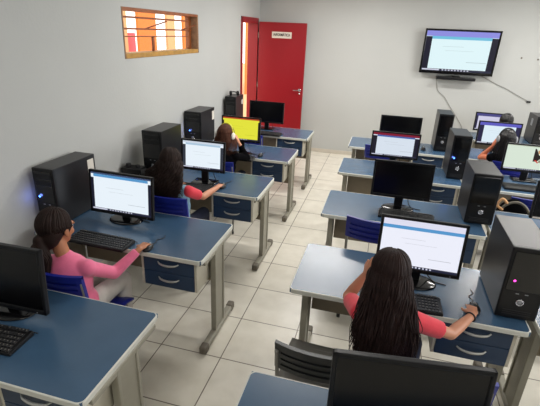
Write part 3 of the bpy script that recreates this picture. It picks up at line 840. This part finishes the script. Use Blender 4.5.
def person(label, J, skin, shirt, pants, hairm, seed=1, sleeve=None, sleeve_mat=None, hs=1.0, bs=1.0, head_rot=(0, 0, 0), style='long', group=None, lhand=None, rhand=None, lower=True, neck_r=.044):
    """J: world joints dict"""
    V = {k: Vector(v) for k, v in J.items() if hasattr(v, '__len__')}
    base = Vector((V['pelvis'].x, V['pelvis'].y, 0))
    t = thing('person', label, 'person', base, 0, group)
    for k in V: V[k] = V[k]-base
    Rh = Euler(head_rot).to_matrix()
    hc = V['head']
    up = (V['neck']-V['pelvis']).normalized()
    right = (V['rs']-V['ls']).normalized()
    fw = up.cross(right).normalized()
    TR = Matrix((right, fw, up)).transposed()
    sh = (V['rs']-V['ls']).length
    def torso(bm, g=0, inn=0):
        pv, nk = V['pelvis'], V['neck']; D = (nk-pv)
        ball(bm, pv+up*.01, (.145*bs+g, .105*bs+g, .10*bs+g), 12, TR)
        ball(bm, pv+D*.28, (.118*bs+g, .088*bs+g, .12*bs+g), 12, TR)
        ball(bm, pv+D*.52, (.128*bs+g, .090*bs+g, .13*bs+g), 12, TR)
        ball(bm, pv+D*.74, (.132*bs+g, .088*bs+g, .10*bs+g), 12, TR)
        cap(bm, V['ls'].lerp(V['rs'], inn), V['rs'].lerp(V['ls'], inn), .040*bs+g, .040*bs+g)
        cap(bm, V['ls']*.62+V['rs']*.38-up*.0, nk+up*.0, .042*bs+g, .042*bs+g); cap(bm, V['rs']*.62+V['ls']*.38, nk, .042*bs+g, .042*bs+g)
    bm = B(); torso(bm)
    cap(bm, V['neck']-up*.03, hc+Rh @ Vector((0, -.012, -.05))*hs, neck_r*hs, .042*hs)
    P = head_geo(bm, hc, Rh, hs)
    for a, b_, c, hd in (('rs', 're', 'rw', rhand), ('ls', 'le', 'lw', lhand)):
        cap(bm, V[a], V[b_], .036*bs, .029*bs); cap(bm, V[b_], V[b_]+(V[c]-V[b_])*.35, .030*bs, .030*bs); cap(bm, V[b_]+(V[c]-V[b_])*.35, V[c], .030*bs, .0195*bs)
        if hd: hand(bm, V[c], hd[0], hd[1], hd[2], hd[4] if len(hd) > 4 else .9, hd[3])
    for q, (hp, kn, an) in ((-1, ('lh', 'lk', 'la')), (1, ('rh', 'rk', 'ra'))):
        cap(bm, V[hp], V[kn], .068*bs, .047*bs); cap(bm, V[kn], V[kn]+(V[an]-V[kn])*.3, .046*bs, .048*bs); cap(bm, V[kn]+(V[an]-V[kn])*.3, V[an], .048*bs, .030*bs)
        cap(bm, V[an]+Vector((0, 0, -.02)), V[an]+Vector((0, .12, -.035)), .030, .025)
    body = remesh('body', bm, skin, t, .0058, 3)
    face_parts(P, Rh, hs, t)
    # shirt
    bm = B(); torso(bm, .012, .16 if sleeve_mat else 0)
    if sleeve == 'long' and not sleeve_mat:
        for a, b_, c in (('rs', 're', 'rw'), ('ls', 'le', 'lw')):
            cap(bm, V[a], V[b_], .046*bs, .040*bs); cap(bm, V[b_], V[b_]+(V[c]-V[b_])*.90, .040*bs, .028*bs, flat1=True)
    remesh('shirt', bm, shirt, t, .007, 4)
    if sleeve_mat:
        for a, b_ in (('rs', 're'), ('ls', 'le')):
            bm = B(); d_ = V[b_]-V[a]
            cap(bm, V[a]-d_*.02, V[a]+d_*.70, .050*bs, .045*bs, flat1=True); remesh('sleeve', bm, sleeve_mat, t, .006, 3)
    bm = B()
    ball(bm, V['pelvis']-up*.02, (.158*bs, .118*bs, .095*bs), 12, TR)
    for hp, kn, an in (('lh', 'lk', 'la'), ('rh', 'rk', 'ra')):
        cap(bm, V[hp], V[kn], .078*bs, .057*bs); cap(bm, V[kn], V[kn]+(V[an]-V[kn])*.9, .057*bs, .045*bs, flat1=True)
    remesh('trousers', bm, pants, t, .009, 4)
    for an in ('la', 'ra'):
        bm = B(); a = V[an]
        cap(bm, a+Vector((0, -.02, -.035)), a+Vector((0, .14, -.045)), .040, .034)
        bx(bm, a.x-.036, a.x+.036, a.y-.06, a.y+.165, a.z-.086, a.z-.06)
        remesh('shoe', bm, M_shoe, t, .006, 3)
    # hair
    bmass = B(); bstr = B()
    def HP(x, y, z): return hc+Rh @ Vector((x, y, z))*hs
    ball(bmass, HP(0, -.020, .032), (.082*hs, .092*hs, .086*hs), 14, Rh)
    ball(bmass, HP(0, -.045, -.015), (.074*hs, .060*hs, .080*hs), 14, Rh)
    for q in (-1, 1): ball(bmass, HP(q*.058, .0, .012), (.024*hs, .045*hs, .048*hs), 10, Rh)
    nst = 330
    if style == 'long':           # falls straight down the back
        zb, wd, yb = J['hair_end']
        be = V['neck']; wav = J.get('wave', .011)
        def paths(phi, r, last):
            out = []
            sp = wd*phi*1.0
            ze = zb+r.uniform(-.05, .05)+phi*phi*r.uniform(0, .16)
            yb2 = be.y+yb+.045*phi*phi
            cx = be.x+J.get('hair_x', 0)
            n_ = 8; a0 = r.uniform(0, 6)
            for j in range(1, n_+1):
                u = j/n_
                x = last.x+(cx+sp-last.x)*min(1, u*1.4)+wav*math.sin(a0+u*(7 if wav < .02 else 13))
                y = last.y+(yb2-last.y)*min(1, u*1.6)+r.uniform(-.012, .012)+wav*.7*math.cos(a0+u*(6 if wav < .02 else 12))
                out.append(Vector((x, y, last.z+(ze-last.z)*u)))
            return out
        nst = 760
        for k in range(8):
            u = k/7
            z = hc.z-.04+(zb+.14-hc.z+.04)*u
            ball(bmass, (hc.x+(be.x+J.get('hair_x', 0)-hc.x)*u, hc.y-.045+(be.y+yb+.055-hc.y+.045)*min(1, u*1.3), z), ((.066+(wd-.085)*u), .032, .075), 10)
    elif style == 'ponytail':
        tie = HP(*J['tie'])
        def paths(phi, r, last):
            return [last.lerp(tie, .6), tie+Vector((r.uniform(-.015, .015), r.uniform(-.015, .015), r.uniform(-.015, .015)))]
        b2 = random.Random(5)
        for k in range(170):
            a = b2.uniform(0, 2*PI); q = b2.uniform(.2, 1)
            o_ = Vector((math.cos(a), math.sin(a), 0))*q
            end = Vector(J['tail_end'])-base
            mid = tie.lerp(end, .5)
            tube(bstr, [tie+o_*.016, tie.lerp(end, .25)+o_*.052+Vector((-.012, -.015, 0)), mid+o_*.050, end+o_*.012+Vector((0, 0, b2.uniform(-.02, .05)))], .006, 5, n=4, rfun=lambda u: 1-.6*u)
        cap(bmass, tie, tie.lerp(Vector(J['tail_end'])-base, .5), .036, .044); cap(bmass, tie.lerp(Vector(J['tail_end'])-base, .5), Vector(J['tail_end'])-base, .034, .014)
        ball(bmass, HP(0, -.055, -.045), (.066*hs, .05*hs, .07*hs), 10, Rh)
    else:
        zb, wd, yb = J['hair_end']
        be = V['neck']
        def paths(phi, r, last):
            return [last+Vector((phi*wd, yb*.4, (zb-last.z)*.5+.02*r.random())), Vector((last.x+phi*wd*.9+r.uniform(-.01, .01), last.y+yb, zb+r.uniform(-.03, .03)))]
        ball(bmass, (hc.x, hc.y-.055, (hc.z+zb)/2), (.07, .04, max(.03, (hc.z-zb)/2)), 10)
    hair(bmass, bstr, hc, Rh, hs, paths, nst, seed)
    hm = remesh('hair', bmass, hairm, t, .006, 3)
    link('hair_strands', bstr, hairm, hm, True)
    if style == 'ponytail':
        bm = B(); tube(bm, [tie+Vector((math.cos(a)*.027, math.sin(a)*.027, 0)) for a in [k*PI/6 for k in range(13)]], .008, 6); link('hair_tie', bm, M_blkc, t, True)
    return t, base, V

def seated(px, py, nx, ny, nz, lean=0, kx=0):
    """default lower body; pelvis centre, hips, knees under the desk, feet on the floor"""
    return dict(pelvis=(px, py, .525), neck=(nx, ny, nz), lh=(px-.08, py+.02, .50), rh=(px+.08, py+.02, .50),
                lk=(px-.10+kx, py+.36, .51), rk=(px+.10+kx, py+.36, .51), la=(px-.10+kx, py+.34, .09), ra=(px+.11+kx, py+.36, .09))

# girl in pink
J = seated(-1.68, 1.80, -1.685, 1.79, .835)
J.update(head=(-1.722, 1.80, 1.028), rs=(-1.55, 1.80, .79), ls=(-1.81, 1.775, .79), re=(-1.49, 1.955, .675), rw=(-1.39, 2.10, .788), le=(-1.84, 1.93, .60), lw=(-1.76, 2.06, .58),
         tie=(-.02, -.095, -.06), tail_end=(-1.72, 1.655, .77), rk=(-1.565, 2.14, .51), ra=(-1.52, 2.06, .09))
t, b0, V0 = person('girl in a pink long-sleeved top with dark ponytail at the left desk', J, M_skin1, M_pinkc, M_palec, M_hairb, 11, 'long', hs=1.03, head_rot=(-.16, .0, -.12), style='ponytail', neck_r=.040,
       rhand=((-.02+.05, 1, .05), (0, -.1, -1), -1, .55), lhand=((.3, 1, -.02), (0, 0, -1), 1, .5))
# girl in red sleeves
J = seated(-1.60, 3.00, -1.60, 2.98, .90)
J.update(head=(-1.62, 3.01, 1.10), rs=(-1.465, 2.99, .86), ls=(-1.73, 2.97, .86), re=(-1.405, 3.14, .765), rw=(-1.355, 3.36, .785), le=(-1.79, 3.13, .76), lw=(-1.72, 3.27, .79), hair_end=(.78, .165, -.14), hair_x=-.05, wave=.022)
person('girl with long dark hair, light blue top and coral red sleeves', J, M_skin2, M_ltb, M_navyc, M_hairb, 12, 'short', M_redc, hs=.98, head_rot=(-.12, 0, -.05), style='long',
       rhand=((0, 1, 0.03), (0, -.1, -1), -1, .5), lhand=((.3, 1, 0), (0, 0, -1), 1, .5))
# girl in black with yellow-green headphones
J = seated(-1.63, 4.20, -1.62, 4.22, .86)
J.update(head=(-1.615, 4.26, 1.045), rs=(-1.49, 4.23, .83), ls=(-1.75, 4.22, .83), re=(-1.40, 4.36, .785), rw=(-1.475, 4.30, .955), le=(-1.74, 4.40, .785), lw=(-1.70, 4.33, .95), hair_end=(.88, .05, -.05))
person('girl in a black sweater holding yellow-green headphones to her ears', J, M_skin2, M_blkc, M_navyc, M_hairr, 13, 'long', hs=1.03, head_rot=(-.28, 0, -.15), style='short',
       rhand=((-.35, -.15, 1), (-1, .0, -.1), 1, .25, .82), lhand=((.35, -.15, 1), (1, 0, -.1), -1, .25, .82))
headset('headphones', 'yellow-green headphones worn by the girl in black', (-1.618, 4.24, 1.055), .096, (-.28, 0, -.15), M_yel, M_label)
# long-haired girl, right
J = seated(.18, 1.72, .145, 1.74, .91, kx=.06)
J.update(head=(.135, 1.785, 1.11), rs=(.268, 1.76, .885), ls=(.025, 1.75, .88), re=(.475, 1.875, .765), rw=(.60, 2.045, .785), le=(-.045, 1.985, .80), lw=(.03, 1.955, .97), hair_end=(.70, .145, -.165), hair_x=.0)
t, b0, V0 = person('girl with very long dark hair and coral sleeves, seen from behind', J, M_skin2, M_ltb, M_navyc, M_hair, 14, 'short', M_redc, hs=1.0, head_rot=(-.15, .04, .06), style='long',
       rhand=((.10, 1, 0.04), (0, -.1, -1), -1, .5), lhand=((.25, -.25, 1), (.8, .5, 0), -1, .35, .85))
bm = B(); w_ = V0['rw']-(V0['rw']-V0['re']).normalized()*.02; dd = (V0['rw']-V0['re']).normalized(); a1 = dd.orthogonal().normalized(); a2 = dd.cross(a1)
tube(bm, [w_+(a1*math.cos(k*PI/8)+a2*math.sin(k*PI/8))*.0245 for k in range(17)], .004, 6, smooth=False); link('bracelet', bm, M_blkm, t, True)
# person in headphones far right
J = seated(1.47, 5.38, 1.46, 5.38, .86)
J.update(head=(1.445, 5.40, 1.055), rs=(1.59, 5.38, .83), ls=(1.32, 5.38, .83), re=(1.66, 5.56, .785), rw=(1.60, 5.70, .79), le=(1.235, 5.52, .785), lw=(1.33, 5.47, .94), hair_end=(.80, .03, -.03))
person('person in dark clothes with black hair and headphones, far right', J, M_skin3, M_blkc, M_navyc, M_hairk, 15, 'short', hs=.97, head_rot=(-.2, 0, .1), style='short',
       rhand=((0, 1, 0), (0, 0, -1), -1, .5), lhand=((.25, -.1, 1), (.9, .2, 0), -1, .3, .9))
headset('headphones', 'dark headphones with silver cups on the black-haired person at far right', (1.445, 5.385, 1.065), .094, (-.2, 0, .1), M_blk, M_silv)
# farthest person
J = seated(1.69, 6.48, 1.69, 6.48, .88)
J.update(head=(1.675, 6.50, 1.085), rs=(1.82, 6.48, .85), ls=(1.55, 6.48, .85), re=(1.85, 6.64, .785), rw=(1.78, 6.80, .79), le=(1.52, 6.64, .785), lw=(1.60, 6.80, .79), hair_end=(.97, .0, -.01))
person('farthest person, only a dark-haired head above the purple-barred monitor', J, M_skin2, M_navyc, M_navyc, M_hairk, 16, 'long', hs=.97, head_rot=(-.1, 0, 0), style='short',
       rhand=((0, 1, 0), (0, 0, -1), -1, .5), lhand=((0, 1, 0), (0, 0, -1), 1, .5))

# ------------------------------------------------------------------ light
wd = bpy.data.worlds.new('World'); S.world = wd; wd.use_nodes = True
bg = wd.node_tree.nodes['Background']; bg.inputs['Color'].default_value = (1, .97, .93, 1); bg.inputs['Strength'].default_value = 2.2
# daylight entering the right wall windows
l = bpy.data.lights.new('daylight', 'AREA'); l.shape = 'RECTANGLE'; l.size = RY1-RY0; l.size_y = RZ1-RZ0; l.energy = 125; l.color = (.93, .96, 1)
o = bpy.data.objects.new('daylight', l); COL.objects.link(o); o.location = (XR+.12, (RY0+RY1)/2, (RZ0+RZ1)/2); o.rotation_euler = (0, PI/2, PI) ; o.rotation_euler = (PI/2, 0, PI/2)
# small blue indicator glows
def glow(loc, e, c=(.15, .25, 1), r=.01, spot=None):
    l = bpy.data.lights.new('indicator_glow', 'POINT'); l.energy = e; l.color = c; l.shadow_soft_size = r
    o = bpy.data.objects.new('indicator_glow', l); COL.objects.link(o); o.location = loc
glow((-2.275, 2.24, .97), .12)
glow((.77, 4.53, .98), .18)
glow((-2.255, 4.66, .95), .10)

# ------------------------------------------------------------------ camera
cam = bpy.data.cameras.new('camera'); co = bpy.data.objects.new('camera', cam); COL.objects.link(co)
Rm = [[0.9640792941714991, 0.13500366593019403, -0.22874685732309638], [0.2626569350661157, -0.3563947603956447, 0.896657186010465], [0.039527825787142985, -0.924530575453262, -0.3790524581645682]]
M = Matrix(((Rm[0][0], -Rm[0][1], -Rm[0][2], 0), (Rm[1][0], -Rm[1][1], -Rm[1][2], 0), (Rm[2][0], -Rm[2][1], -Rm[2][2], 2.122), (0, 0, 0, 1)))
co.matrix_world = M
cam.sensor_width = 36; cam.lens = 420/540*36; cam.clip_start = .05
S.camera = co
S.view_settings.view_transform = 'Standard'; S.view_settings.look = 'None'; S.view_settings.exposure = 0; S.view_settings.gamma = 1
S.view_settings.use_curve_mapping = False
